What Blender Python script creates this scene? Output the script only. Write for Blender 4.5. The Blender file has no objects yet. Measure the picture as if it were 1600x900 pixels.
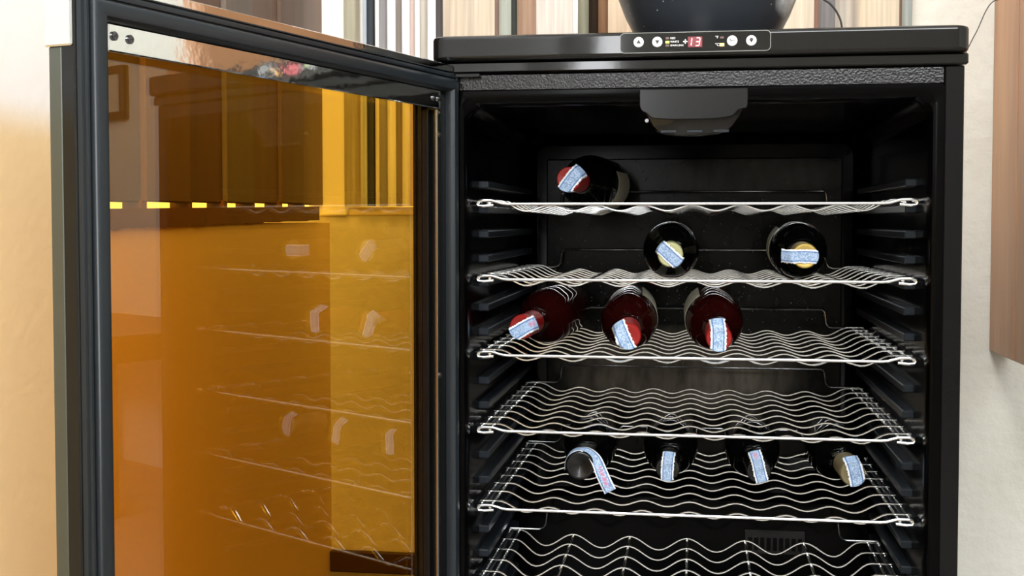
import bpy, math, random
from mathutils import Vector, Matrix
random.seed(7)
SC = bpy.context.scene
COL = SC.collection
PI = math.pi
ZO = 0.655                      # height of the top shelf's front bar above the floor

# ------------------------------------------------------------------ camera
F_PX = 1900.18
yaw, pitch, roll = 0.14733, 0.03952, -0.00035
cam_d = bpy.data.cameras.new('camera'); cam = bpy.data.objects.new('camera', cam_d); COL.objects.link(cam)
fwd = Vector((-math.sin(yaw)*math.cos(pitch), math.cos(yaw)*math.cos(pitch), -math.sin(pitch)))
rgt = Vector((math.cos(yaw), math.sin(yaw), 0)); up = rgt.cross(fwd)
r2 = rgt*math.cos(roll) + up*math.sin(roll); u2 = -rgt*math.sin(roll) + up*math.cos(roll)
cam.matrix_world = Matrix(((r2.x, u2.x, -fwd.x, 0.00124), (r2.y, u2.y, -fwd.y, -1.45775), (r2.z, u2.z, -fwd.z, -0.02146+ZO), (0, 0, 0, 1)))
cam_d.sensor_width = 36; cam_d.lens = F_PX/1600*36
cam_d.shift_y = -29.52/1600
cam_d.clip_start = 0.02
SC.camera = cam

# ------------------------------------------------------------------ daylight and an added ceiling fill
w = bpy.data.worlds.new('daylight'); SC.world = w; w.use_nodes = True
bgn = w.node_tree.nodes['Background']; bgn.inputs[0].default_value = (0.93, 0.97, 1.0, 1); bgn.inputs[1].default_value = 3.6

def area(name, loc, rot, sx, sy, power, col=(1, 1, 1)):
    l = bpy.data.lights.new(name, 'AREA'); l.shape = 'RECTANGLE'; l.size = sx; l.size_y = sy; l.energy = power; l.color = col
    o = bpy.data.objects.new(name, l); COL.objects.link(o); o.location = loc; o.rotation_euler = rot
    return o
area('window_daylight', (0.80, -3.36, 2.10), (math.radians(90), 0, 0), 2.0, 0.75, 92, (0.95, 0.98, 1.0))
area('window_daylight', (-0.38, -3.36, 1.45), (math.radians(90), 0, 0), 0.16, 1.3, 12, (0.97, 0.98, 1.0))
area('ceiling_fill', (-0.25, -1.10, 2.56), (0, 0, 0), 0.7, 0.9, 50, (1.0, 0.98, 0.95))  # added fill under the closed ceiling, brightens the left and back walls
vs = SC.view_settings
vs.view_transform = 'Standard'; vs.look = 'None'; vs.gamma = 1.0; vs.use_curve_mapping = False; vs.exposure = 0.0

# ------------------------------------------------------------------ mesh helpers
class MB:
    def __init__(s): s.v = []; s.f = []; s.m = []; s.uv = []; s.sm = True
    def add(s, vs_, fs, mi=0, uvs=None):
        o = len(s.v); s.v += [tuple(a) for a in vs_]
        for k, f in enumerate(fs):
            s.f.append(tuple(i+o for i in f)); s.m.append(mi); s.uv.append(uvs[k] if uvs else None)
        return s
    def box(s, x0, x1, y0, y1, z0, z1, b=0.0, mi=0):
        if b <= 0:
            vs_ = [(x, y, z) for x in (x0, x1) for y in (y0, y1) for z in (z0, z1)]
            return s.add(vs_, [(0,1,3,2), (4,6,7,5), (0,4,5,1), (2,3,7,6), (0,2,6,4), (1,5,7,3)], mi)
        vs_ = []; idx = {}
        X, Y, Z = (x0, x1), (y0, y1), (z0, z1)
        for i in (0, 1):
            for j in (0, 1):
                for k in (0, 1):
                    sx, sy, sz = (1, -1)[i]*b, (1, -1)[j]*b, (1, -1)[k]*b
                    idx[i,j,k,'x'] = len(vs_); vs_.append((X[i], Y[j]+sy, Z[k]+sz))
                    idx[i,j,k,'y'] = len(vs_); vs_.append((X[i]+sx, Y[j], Z[k]+sz))
                    idx[i,j,k,'z'] = len(vs_); vs_.append((X[i]+sx, Y[j]+sy, Z[k]))
        fs = []
        for i in (0, 1): fs.append(tuple(idx[i,j,k,'x'] for j, k in ((0,0),(0,1),(1,1),(1,0))))
        for j in (0, 1): fs.append(tuple(idx[i,j,k,'y'] for i, k in ((0,0),(0,1),(1,1),(1,0))))
        for k in (0, 1): fs.append(tuple(idx[i,j,k,'z'] for i, j in ((0,0),(0,1),(1,1),(1,0))))
        for i in (0, 1):
            for j in (0, 1): fs.append((idx[i,j,0,'x'], idx[i,j,1,'x'], idx[i,j,1,'y'], idx[i,j,0,'y']))
        for i in (0, 1):
            for k in (0, 1): fs.append((idx[i,0,k,'x'], idx[i,1,k,'x'], idx[i,1,k,'z'], idx[i,0,k,'z']))
        for j in (0, 1):
            for k in (0, 1): fs.append((idx[0,j,k,'y'], idx[1,j,k,'y'], idx[1,j,k,'z'], idx[0,j,k,'z']))
        for i in (0, 1):
            for j in (0, 1):
                for k in (0, 1): fs.append((idx[i,j,k,'x'], idx[i,j,k,'y'], idx[i,j,k,'z']))
        return s.add(vs_, fs, mi)
    def tube(s, pts, r, n=8, mi=0, caps=True):
        pts = [Vector(p) for p in pts]; rings = []; prev = None
        for i, p in enumerate(pts):
            a = pts[max(i-1, 0)]; b = pts[min(i+1, len(pts)-1)]
            t = (b-a).normalized()
            if prev is None:
                ref = Vector((0, 0, 1)) if abs(t.z) < 0.9 else Vector((1, 0, 0))
                nn = (ref - t*ref.dot(t)).normalized()
            else: nn = (prev - t*prev.dot(t)).normalized()
            prev = nn; bb = t.cross(nn)
            rings.append([p + nn*(r*math.cos(2*PI*k/n)) + bb*(r*math.sin(2*PI*k/n)) for k in range(n)])
        vs_ = [v for R in rings for v in R]; fs = []
        for i in range(len(rings)-1):
            for k in range(n):
                fs.append((i*n+k, i*n+(k+1) % n, (i+1)*n+(k+1) % n, (i+1)*n+k))
        if caps:
            fs.append(tuple(reversed(range(n)))); fs.append(tuple((len(rings)-1)*n+k for k in range(n)))
        return s.add(vs_, fs, mi)
    def lathe(s, prof, n=48, mi=0, a0=0.0, a1=2*PI):          # profile (t, r) about the local Y axis
        full = abs(a1-a0-2*PI) < 1e-6; m = n if full else n+1
        vs_ = []; fs = []
        for t, r in prof:
            for k in range(m):
                a = a0+(a1-a0)*k/n
                vs_.append((r*math.cos(a), t, r*math.sin(a)))
        for i in range(len(prof)-1):
            for k in range(n):
                k2 = (k+1) % m
                fs.append((i*m+k, (i+1)*m+k, (i+1)*m+k2, i*m+k2))
        return s.add(vs_, fs, mi)
    def lathez(s, prof, n=64, mi=0, c=(0, 0)):                # profile (r, z) about a vertical axis
        vs_ = []; fs = []
        for r, z in prof:
            for k in range(n):
                a = 2*PI*k/n; vs_.append((c[0]+r*math.cos(a), c[1]+r*math.sin(a), z))
        for i in range(len(prof)-1):
            for k in range(n):
                k2 = (k+1) % n; fs.append((i*n+k, i*n+k2, (i+1)*n+k2, (i+1)*n+k))
        return s.add(vs_, fs, mi)
    def prism(s, poly, y0, y1, mi=0, bev=0.0):                # poly in XZ, extruded along Y
        n = len(poly); cx = sum(p[0] for p in poly)/n; cz = sum(p[1] for p in poly)/n
        rings = [(y0+bev, 0), (y0+bev*0.3, bev*0.3), (y0, bev)] if bev else [(y0, 0)]
        vs_ = []
        for y, b in reversed(rings):
            for x, z in poly:
                d = math.hypot(x-cx, z-cz) or 1
                vs_.append((x-(x-cx)/d*b, y, z-(z-cz)/d*b))
        for x, z in poly: vs_.append((x, y1, z))
        fs = [tuple(range(n))]
        for k in range(len(rings)):
            for i in range(n):
                j = (i+1) % n; fs.append((k*n+i, (k+1)*n+i, (k+1)*n+j, k*n+j))
        fs.append(tuple(reversed([len(rings)*n+i for i in range(n)])))
        return s.add(vs_, fs, mi)
    def mesh(s, name, mats, fn=None, smooth=True):
        me = bpy.data.meshes.new(name)
        vv = [fn(Vector(v)) for v in s.v] if fn else s.v
        me.from_pydata(vv, [], s.f); 
        for m in (mats if isinstance(mats, (list, tuple)) else [mats]): me.materials.append(m)
        for p, mi in zip(me.polygons, s.m): p.material_index = mi; p.use_smooth = smooth
        if any(u for u in s.uv):
            ul = me.uv_layers.new(name='UVMap')
            for p, u in zip(me.polygons, s.uv):
                if u:
                    for li, c in zip(p.loop_indices, u): ul.data[li].uv = c
        me.update()
        import bmesh
        b = bmesh.new(); b.from_mesh(me); bmesh.ops.recalc_face_normals(b, faces=b.faces); b.to_mesh(me); b.free()
        if smooth:
            try: me.set_sharp_from_angle(angle=math.radians(38))
            except Exception: pass
        return me

def link(name, me, parent=None, loc=None):
    o = bpy.data.objects.new(name, me); COL.objects.link(o)
    if parent: o.parent = parent
    if loc: o.location = loc
    return o
def tag(o, label=None, cat=None, group=None, kind=None):
    if label: o['label'] = label
    if cat: o['category'] = cat
    if group: o['group'] = group
    if kind: o['kind'] = kind
    return o
def empty(name, loc, rot=(0, 0, 0)):
    o = bpy.data.objects.new(name, None); COL.objects.link(o); o.location = loc; o.rotation_euler = rot; o.empty_display_size = 0.05
    return o
ZUP = Vector((0, 0, ZO))
def up_(v): return v + ZUP
def struct(name, mb, mat, smooth=False):                      # built in shelf coordinates, lifted to the floor
    o = link(name, mb.mesh(name, mat, up_, smooth)); o['kind'] = 'structure'; return o

# ------------------------------------------------------------------ materials
def nodes(name):
    m = bpy.data.materials.new(name); m.use_nodes = True
    nt = m.node_tree; return m, nt, nt.nodes['Principled BSDF']
def N(nt, typ, **kw):
    n = nt.nodes.new(typ)
    for k, v in kw.items(): setattr(n, k, v)
    return n
def mat(name, col, rough=0.5, metal=0.0, spec=0.5, bump=None, var=None, coat=0.0, emit=None, trans=0.0, ior=1.5):
    m, nt, b = nodes(name)
    b.inputs['Base Color'].default_value = (*col, 1); b.inputs['Roughness'].default_value = rough
    b.inputs['Metallic'].default_value = metal; b.inputs['Specular IOR Level'].default_value = spec
    b.inputs['Coat Weight'].default_value = coat; b.inputs['Coat Roughness'].default_value = 0.05
    b.inputs['Transmission Weight'].default_value = trans; b.inputs['IOR'].default_value = ior
    if emit: b.inputs['Emission Color'].default_value = (*emit[0], 1); b.inputs['Emission Strength'].default_value = emit[1]
    tc = N(nt, 'ShaderNodeTexCoord')
    if bump:                                                  # (scale, strength, distance[, stretch])
        no = N(nt, 'ShaderNodeTexNoise'); no.inputs['Scale'].default_value = bump[0]; no.inputs['Detail'].default_value = 4
        if len(bump) > 3:
            mp = N(nt, 'ShaderNodeMapping'); mp.inputs['Scale'].default_value = bump[3]
            nt.links.new(tc.outputs['Object'], mp.inputs[0]); nt.links.new(mp.outputs[0], no.inputs['Vector'])
        else: nt.links.new(tc.outputs['Object'], no.inputs['Vector'])
        bp = N(nt, 'ShaderNodeBump'); bp.inputs['Strength'].default_value = bump[1]; bp.inputs['Distance'].default_value = bump[2]
        nt.links.new(no.outputs[0], bp.inputs['Height']); nt.links.new(bp.outputs[0], b.inputs['Normal'])
    if var:                                                   # (scale xyz, colour 2, contrast low, high)
        mp = N(nt, 'ShaderNodeMapping'); mp.inputs['Scale'].default_value = var[0]
        no = N(nt, 'ShaderNodeTexNoise'); no.inputs['Scale'].default_value = 1; no.inputs['Detail'].default_value = 6; no.inputs['Roughness'].default_value = 0.6
        cr = N(nt, 'ShaderNodeValToRGB'); cr.color_ramp.elements[0].position = var[2]; cr.color_ramp.elements[1].position = var[3]
        cr.color_ramp.elements[0].color = (*col, 1); cr.color_ramp.elements[1].color = (*var[1], 1)
        nt.links.new(tc.outputs['Object'], mp.inputs[0]); nt.links.new(mp.outputs[0], no.inputs['Vector'])
        nt.links.new(no.outputs[0], cr.inputs[0]); nt.links.new(cr.outputs[0], b.inputs['Base Color'])
    return m
def srgb(r, g, b):
    f = lambda c: (c/255/12.92) if c/255 <= 0.04045 else ((c/255+0.055)/1.055)**2.4
    return (f(r), f(g), f(b))

M = {}
M['gloss_black'] = mat('gloss_black', (0.004, 0.004, 0.0038), 0.07, spec=0.38, bump=(9, 0.05, 0.004))
M['satin_black'] = mat('satin_black', (0.004, 0.004, 0.004), 0.2, spec=0.25)
M['liner'] = mat('liner_black', (0.0008, 0.0008, 0.0009), 0.16, spec=0.06)
M['rail'] = mat('rail_plastic', (0.016, 0.020, 0.025), 0.30, spec=0.18)
M['leather'] = mat('pebbled_black_steel', (0.005, 0.0048, 0.0044), 0.13, spec=0.32, bump=(400, 0.55, 0.0011))
M['body'] = mat('painted_black_steel', (0.003, 0.003, 0.0035), 0.16, spec=0.2, bump=(300, 0.12, 0.0008))
M['gasket'] = mat('gasket_rubber', (0.012, 0.016, 0.020), 0.33, spec=0.36)
M['trim_grey'] = mat('grey_aluminium', srgb(92, 95, 88), 0.42, metal=0.75)
M['chrome'] = mat('polished_steel', (0.78, 0.80, 0.80), 0.07, metal=1.0, bump=(18, 0.18, 0.003))
M['dark_chrome'] = mat('smoked_mirror_trim', (0.32, 0.34, 0.36), 0.10, metal=1.0, bump=(12, 0.12, 0.003))
M['wire'] = mat('nickel_wire', (0.69, 0.70, 0.70), 0.19, metal=1.0)
M['screw'] = mat('screw_steel', (0.16, 0.16, 0.17), 0.28, metal=1.0)
M['white_plastic'] = mat('white_button', (0.50, 0.52, 0.52), 0.45)
M['print_white'] = mat('white_print', (0.80, 0.80, 0.80), 0.5)
M['print_grey'] = mat('grey_outline', (0.22, 0.23, 0.21), 0.4)
M['print_black'] = mat('black_print', (0.02, 0.02, 0.02), 0.5)
M['led_red'] = mat('red_led', (0.9, 0.05, 0.05), 0.4, emit=((1.0, 0.42, 0.45), 2.2))
M['led_glow'] = mat('red_display_window', (0.10, 0.0, 0.004), 0.3, emit=((1.0, 0.0, 0.03), 0.10))
M['led_green'] = mat('green_led', (0.6, 0.9, 0.1), 0.4, emit=((0.62, 1.0, 0.04), 1.6))
M['led_orange'] = mat('orange_led', (1.0, 0.5, 0.1), 0.4, emit=((1.0, 0.50, 0.10), 4))
M['led_off'] = mat('unlit_led', (0.10, 0.05, 0.04), 0.4)
M['capsule_red'] = mat('red_capsule', (0.22, 0.009, 0.008), 0.30, spec=0.3)
M['capsule_cream'] = mat('olive_cream_capsule', srgb(176, 176, 128), 0.4)
M['capsule_olive'] = mat('dull_olive_capsule', srgb(112, 102, 72), 0.4)
M['capsule_gold'] = mat('gold_capsule', srgb(186, 160, 84), 0.35, metal=0.5)
M['capsule_black'] = mat('black_capsule', (0.004, 0.004, 0.0045), 0.18, spec=0.35)
M['label'] = mat('paper_label', srgb(190, 185, 165), 0.7)
M['dark_glass'] = mat('dark_bottle_glass', (0.0015, 0.0018, 0.0014), 0.04, spec=0.45)
M['rose_glass'] = mat('rose_wine_glass', (0.030, 0.0028, 0.002), 0.03, trans=0.4, ior=1.25)
M['cable'] = mat('black_cable', (0.03, 0.03, 0.028), 0.5)
M['frame_wood'] = mat('cabinet_wood', srgb(196, 146, 104), 0.38, var=((14, 14, 1.6), srgb(166, 116, 80), 0.35, 0.7), bump=(40, 0.08, 0.001, (1, 1, 0.06)))
M['floor_wood'] = mat('floor_boards', srgb(150, 142, 132), 0.4, var=((3, 20, 1), srgb(132, 124, 114), 0.35, 0.65))
M['ceiling'] = mat('ceiling_paint', srgb(224, 223, 219), 0.9)
M['wall_far'] = mat('far_wall_paint', srgb(204, 203, 198), 0.9)

def plaster(name, c1, c2, bscale=55, bstr=0.5):
    return mat(name, c1, 0.85, spec=0.25, bump=(bscale, bstr, 0.0035), var=((2.2, 2.2, 2.2), c2, 0.35, 0.7))
M['plaster_white'] = plaster('rough_white_plaster', srgb(216, 214, 205), srgb(197, 194, 183), 42, 0.9)
M['wall_cream'] = plaster('cream_plaster', srgb(240, 214, 168), srgb(232, 202, 150), 70, 0.35)
# side wall: cream below, white above with a soft edge between
def two_tone():
    m, nt, b = nodes('two_tone_wall'); b.inputs['Roughness'].default_value = 0.85; b.inputs['Specular IOR Level'].default_value = 0.25
    tc = N(nt, 'ShaderNodeTexCoord'); sx = N(nt, 'ShaderNodeSeparateXYZ'); nt.links.new(tc.outputs['Object'], sx.inputs[0])
    mr = N(nt, 'ShaderNodeMapRange', interpolation_type='SMOOTHSTEP'); mr.inputs[1].default_value = ZO+0.055; mr.inputs[2].default_value = ZO+0.105
    nt.links.new(sx.outputs[2], mr.inputs[0])
    mx = N(nt, 'ShaderNodeMix', data_type='RGBA'); mx.inputs[6].default_value = (*srgb(243, 217, 172), 1); mx.inputs[7].default_value = (*srgb(253, 253, 253), 1)
    nt.links.new(mr.outputs[0], mx.inputs[0]); nt.links.new(mx.outputs[2], b.inputs['Base Color'])
    no = N(nt, 'ShaderNodeTexNoise'); no.inputs['Scale'].default_value = 75; bp = N(nt, 'ShaderNodeBump'); bp.inputs['Strength'].default_value = 0.13; bp.inputs['Distance'].default_value = 0.003
    nt.links.new(tc.outputs['Object'], no.inputs['Vector']); nt.links.new(no.outputs[0], bp.inputs['Height']); nt.links.new(bp.outputs[0], b.inputs['Normal'])
    return m
M['two_tone'] = two_tone()

def amber():
    m, nt, b = nodes('amber_glass'); nt.nodes.remove(b); out = nt.nodes['Material Output']
    tr = N(nt, 'ShaderNodeBsdfTransparent'); tr.inputs[0].default_value = (0.895, 0.648, 0.205, 1)
    gl = N(nt, 'ShaderNodeBsdfGlossy'); gl.inputs['Roughness'].default_value = 0.004; gl.inputs[0].default_value = (1, 1, 1, 1)
    fr = N(nt, 'ShaderNodeFresnel'); ge = N(nt, 'ShaderNodeNewGeometry'); io = N(nt, 'ShaderNodeMix'); io.inputs[2].default_value = 1.66; io.inputs[3].default_value = 1/1.66
    nt.links.new(ge.outputs['Backfacing'], io.inputs[0]); nt.links.new(io.outputs[0], fr.inputs[0])
    mx = N(nt, 'ShaderNodeMixShader')
    nt.links.new(fr.outputs[0], mx.inputs[0]); nt.links.new(tr.outputs[0], mx.inputs[1]); nt.links.new(gl.outputs[0], mx.inputs[2]); nt.links.new(mx.outputs[0], out.inputs[0])
    return m
M['amber'] = amber()

def cloth(name, col, t=0.30):
    m, nt, b = nodes(name); nt.nodes.remove(b); out = nt.nodes['Material Output']
    tc = N(nt, 'ShaderNodeTexCoord'); mp = N(nt, 'ShaderNodeMapping'); mp.inputs['Scale'].default_value = (160, 160, 5)
    no = N(nt, 'ShaderNodeTexNoise'); no.inputs['Scale'].default_value = 1; no.inputs['Detail'].default_value = 3
    cr = N(nt, 'ShaderNodeValToRGB'); cr.color_ramp.elements[0].position = 0.3; cr.color_ramp.elements[1].position = 0.75
    cr.color_ramp.elements[0].color = (*[c*0.82 for c in col], 1); cr.color_ramp.elements[1].color = (*[min(1, c*1.12) for c in col], 1)
    nt.links.new(tc.outputs['Object'], mp.inputs[0]); nt.links.new(mp.outputs[0], no.inputs['Vector']); nt.links.new(no.outputs[0], cr.inputs[0])
    d = N(nt, 'ShaderNodeBsdfDiffuse'); tl = N(nt, 'ShaderNodeBsdfTranslucent'); mx = N(nt, 'ShaderNodeMixShader'); mx.inputs[0].default_value = t
    nt.links.new(cr.outputs[0], d.inputs[0]); nt.links.new(cr.outputs[0], tl.inputs[0]); nt.links.new(d.outputs[0], mx.inputs[1]); nt.links.new(tl.outputs[0], mx.inputs[2]); nt.links.new(mx.outputs[0], out.inputs[0])
    return m

def strip_mat():
    m, nt, b = nodes('tax_strip_paper'); b.inputs['Roughness'].default_value = 0.55
    uv = N(nt, 'ShaderNodeUVMap'); uv.uv_map = 'UVMap'
    sp = N(nt, 'ShaderNodeSeparateXYZ'); nt.links.new(uv.outputs[0], sp.inputs[0])
    def math_(op, a, bb=None):
        n = N(nt, 'ShaderNodeMath', operation=op)
        for i, x in enumerate((a, bb)):
            if x is None: continue
            if isinstance(x, (int, float)): n.inputs[i].default_value = x
            else: nt.links.new(x, n.inputs[i])
        return n.outputs[0]
    vv = sp.outputs[1]; uu = sp.outputs[0]
    dist = math_('ABSOLUTE', math_('SUBTRACT', vv, 0.5))                  # 0 centre, .5 edge
    mp = N(nt, 'ShaderNodeMapping'); mp.inputs['Scale'].default_value = (36, 13, 1); nt.links.new(uv.outputs[0], mp.inputs[0])
    vo = N(nt, 'ShaderNodeTexVoronoi', feature='DISTANCE_TO_EDGE'); vo.inputs['Scale'].default_value = 1; nt.links.new(mp.outputs[0], vo.inputs['Vector'])
    cr = N(nt, 'ShaderNodeValToRGB'); cr.color_ramp.elements[0].position = 0.03; cr.color_ramp.elements[1].position = 0.25
    cr.color_ramp.elements[0].color = (*srgb(104, 134, 176), 1); cr.color_ramp.elements[1].color = (*srgb(196, 216, 236), 1)
    nt.links.new(vo.outputs['Distance'], cr.inputs[0])
    # red serial number near one end
    mp2 = N(nt, 'ShaderNodeMapping'); mp2.inputs['Scale'].default_value = (60, 5, 1); nt.links.new(uv.outputs[0], mp2.inputs[0])
    no = N(nt, 'ShaderNodeTexNoise'); no.inputs['Scale'].default_value = 1; nt.links.new(mp2.outputs[0], no.inputs['Vector'])
    red = math_('MULTIPLY', math_('MULTIPLY', math_('GREATER_THAN', uu, 0.70), math_('LESS_THAN', uu, 0.93)), math_('MULTIPLY', math_('LESS_THAN', dist, 0.17), math_('GREATER_THAN', no.outputs[0], 0.5)))
    m1 = N(nt, 'ShaderNodeMix', data_type='RGBA'); nt.links.new(red, m1.inputs[0]); nt.links.new(cr.outputs[0], m1.inputs[6]); m1.inputs[7].default_value = (*srgb(190, 110, 140), 1)
    line = math_('MULTIPLY', math_('GREATER_THAN', dist, 0.30), math_('LESS_THAN', dist, 0.36))
    m2 = N(nt, 'ShaderNodeMix', data_type='RGBA'); nt.links.new(line, m2.inputs[0]); nt.links.new(m1.outputs[2], m2.inputs[6]); m2.inputs[7].default_value = (*srgb(70, 104, 156), 1)
    edge = math_('GREATER_THAN', dist, 0.405)
    m3 = N(nt, 'ShaderNodeMix', data_type='RGBA'); nt.links.new(edge, m3.inputs[0]); nt.links.new(m2.outputs[2], m3.inputs[6]); m3.inputs[7].default_value = (*srgb(240, 243, 246), 1)
    nt.links.new(m3.outputs[2], b.inputs['Base Color'])
    return m
M['strip'] = strip_mat()

def wood_panel(name, col):
    return mat(name, col, 0.5, var=((30, 30, 2.0), tuple(c*0.72 for c in col), 0.3, 0.75), bump=(30, 0.1, 0.001, (1, 1, 0.08)))

# ------------------------------------------------------------------ the room
XW, YB = -0.6446, 0.66            # left wall and back wall planes
SILL = 0.0045
FLOOR, CEIL = -ZO, 1.945
struct('floor', MB().box(-0.9, 2.8, -3.5, 0.9, FLOOR-0.05, FLOOR), M['floor_wood'])
struct('ceiling', MB().box(-0.9, 2.8, -3.5, 0.9, CEIL, CEIL+0.05), M['ceiling'])
wb = MB()
wb.box(XW-0.12, 2.8, YB, YB+0.12, FLOOR, SILL-0.012)                       # under the sill
wb.box(0.3569, 2.8, YB, YB+0.12, SILL-0.012, CEIL)                        # right of the window
wb.box(XW-0.12, 0.3569, YB, YB+0.12, 1.25, CEIL)
struct('wall_back', wb, M['plaster_white'])
struct('trim_1', MB().box(XW-0.035, -0.609, YB-0.012, YB+0.12, SILL-0.016, 1.25, 0.002), mat('white_post', srgb(246, 243, 228), 0.6))
struct('trim_2', MB().box(-0.609, 0.352, YB-0.004, YB+0.12, SILL-0.016, SILL, 0.002), mat('pale_sill', srgb(240, 226, 190), 0.6))
struct('baseboard_back', MB().box(XW, 0.20, YB-0.014, YB, FLOOR, FLOOR+0.038, 0.002), mat('dark_baseboard', srgb(58, 34, 22), 0.4))
wl = MB()
wl.box(XW-0.12, XW, -3.5, YB+0.12, FLOOR, -0.024)
wl.box(XW-0.12, XW, -3.5, -0.235, -0.024, CEIL)
wl.box(XW-0.12, XW, -0.235, YB+0.12, 1.25, CEIL)
struct('wall_left', wl, M['two_tone'])
struct('wall_right', MB().box(2.6, 2.75, -3.5, YB, FLOOR, CEIL), M['wall_far'])
wr = MB()                                                                  # wall behind the camera with two windows
for x0, x1, z0, z1 in ((XW, -0.46, FLOOR, CEIL), (-0.46, -0.30, FLOOR, 0.145), (-0.46, -0.30, 1.445, CEIL), (-0.30, -0.2, FLOOR, CEIL), (-0.2, 1.8, FLOOR, 1.07), (-0.2, 1.8, 1.82, CEIL), (1.8, 2.6, FLOOR, CEIL)):
    wr.box(x0, x1, -3.5, -3.38, z0, z1)
struct('wall_rear', wr, M['wall_far'])

# wooden plank shutters standing in the left wall window
win = empty('window_1', (XW, 0.2, ZO+SILL)); win['kind'] = 'structure'
def at_root(root):
    inv = Vector(root.location)
    return lambda v: v + ZUP - inv
edges = [0.648, 0.5246, 0.4108, 0.287, 0.178, 0.056, -0.078, -0.20, -0.235]
cols = [(150, 108, 84), (140, 108, 86), (152, 118, 94), (150, 132, 116), (136, 98, 78), (148, 110, 84), (128, 104, 80), (120, 90, 70)]
def sil(y): return -0.0075+0.0125*(y+0.235)/0.83
for i, c in enumerate(cols):
    y1, y0 = edges[i], edges[i+1]
    dz = (0.0020, 0.0040, 0.0050, 0.0050, 0.0060, 0.0065, 0.0070, 0.0070)[i]
    b = MB().box(XW-0.030+0.006*(i % 2), XW-0.008+0.006*(i % 2), y0+0.0012, y1-0.0012, sil(0.5*(y0+y1))+dz, 1.24, 0.0015)
    link('plank', b.mesh('plank', wood_panel('plank_wood', srgb(*[q*0.74 for q in c])), at_root(win), False), win)
for y in edges[1:-2]:
    link('stop', MB().box(XW-0.030, XW-0.004, y-0.007, y+0.007, sil(y)-0.002, sil(y)+0.009, 0.001).mesh('stop', wood_panel('stop_wood', srgb(110, 68, 40)), at_root(win), False), win)
rg = MB(); n = 60; rv = []                                                  # board under the planks with a ragged lower edge
rnd = random.Random(3)
for k in range(n+1):
    y = 0.59-0.824*k/n; zt = sil(y)-0.001; zb = zt-0.0235+rnd.uniform(-0.0010, 0.0010)
    rv += [(XW+0.003, y, zt), (XW+0.003, y, zb), (XW-0.03, y, zb), (XW-0.03, y, zt)]
fs = []
for k in range(n):
    for q in range(4): fs.append((4*k+q, 4*k+(q+1) % 4, 4*k+4+(q+1) % 4, 4*k+4+q))
fs += [(0, 1, 2, 3), (4*n+3, 4*n+2, 4*n+1, 4*n)]
rg.add(rv, fs)
link('sill_board', rg.mesh('sill_board', wood_panel('sill_wood', srgb(110, 68, 40)), at_root(win), False), win)

# striped curtain in the back window
cur = empty('curtain', (-0.12, 0.635, ZO+SILL))
tag(cur, 'striped beige and brown curtain with vertical folds in the window behind the cooler', 'curtain')
CX = [-0.609, -0.58, -0.5743, -0.5673, -0.5557, -0.5523, -0.5453, -0.5304, -0.5154, -0.5039, -0.4902, -0.481, -0.4719, -0.4582, -0.4434, -0.4308, -0.3394, -0.3316, -0.3103, -0.3002, -0.2668, -0.2038, -0.195, -0.1764, -0.1599, -0.1435, 0.029, 0.1995, 0.2068, 0.2337, 0.2699, 0.3364, 0.3405, 0.3569]
CC = [(186, 176, 146), (214, 208, 200), (190, 202, 212), (70, 78, 86), (62, 46, 38), (252, 236, 232), (160, 154, 154), (255, 255, 255), (158, 142, 130), (255, 255, 252), (214, 186, 172), (255, 252, 242), (196, 184, 168), (255, 255, 252), (92, 84, 84), (218, 196, 168), (146, 112, 94), (184, 188, 172), (64, 70, 62), (186, 142, 110), (220, 206, 192), (238, 236, 230), (150, 146, 116), (52, 36, 24), (150, 100, 60), (224, 194, 158), (220, 202, 174), (164, 112, 88), (138, 132, 130), (190, 176, 158), (218, 198, 166), (134, 96, 70), (166, 172, 164)]  # stripe colours; the left folds' whites and greys hold the backlight in the cloth
for i, c in enumerate(CC):
    x0, x1 = CX[i], CX[i+1]; wd = x1-x0; nseg = 8
    amp = min(0.010, wd*0.35); sgn = 1 if i % 2 else -1
    vs_ = []; fs = []
    for k in range(nseg+1):
        x = x0+wd*k/nseg; y = 0.634 - sgn*amp*math.sin(PI*k/nseg)
        vs_ += [(x, y, SILL), (x, y, 1.26), (x, y+0.0012, SILL), (x, y+0.0012, 1.26)]
    for k in range(nseg):
        a = 4*k; fs += [(a, a+4, a+5, a+1), (a+2, a+3, a+7, a+6), (a, a+2, a+6, a+4), (a+1, a+5, a+7, a+3)]
    fs += [(0, 1, 3, 2), (4*nseg, 4*nseg+2, 4*nseg+3, 4*nseg+1)]
    link('fold', MB().add(vs_, fs).mesh('fold', cloth('curtain_cloth', srgb(*[min(250, q*0.66+0.34*(sum(c)/3)+10) for q in c])), at_root(cur)), cur)

# wooden shutter leaf standing edge-on against the wall at the right edge of the picture
cab = empty('wooden_shutter', (0.51, 0.39, ZO-0.238))
tag(cab, 'honey brown wooden shutter leaf standing out from the wall at the right edge', 'shutter')
for y0, y1 in ((0.120, 0.295), (0.2965, 0.498), (0.4995, 0.6585)):
    link('board', MB().box(0.4915, 0.527, y0, y1, -0.238, 1.10, 0.0025).mesh('board', M['frame_wood'], at_root(cab), False), cab)
for z in (-0.10, 0.90):
    link('hinge', MB().tube([(0.531, 0.654, z), (0.531, 0.654, z+0.08)], 0.005, 12).mesh('hinge', M['trim_grey'], at_root(cab)), cab)
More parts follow.
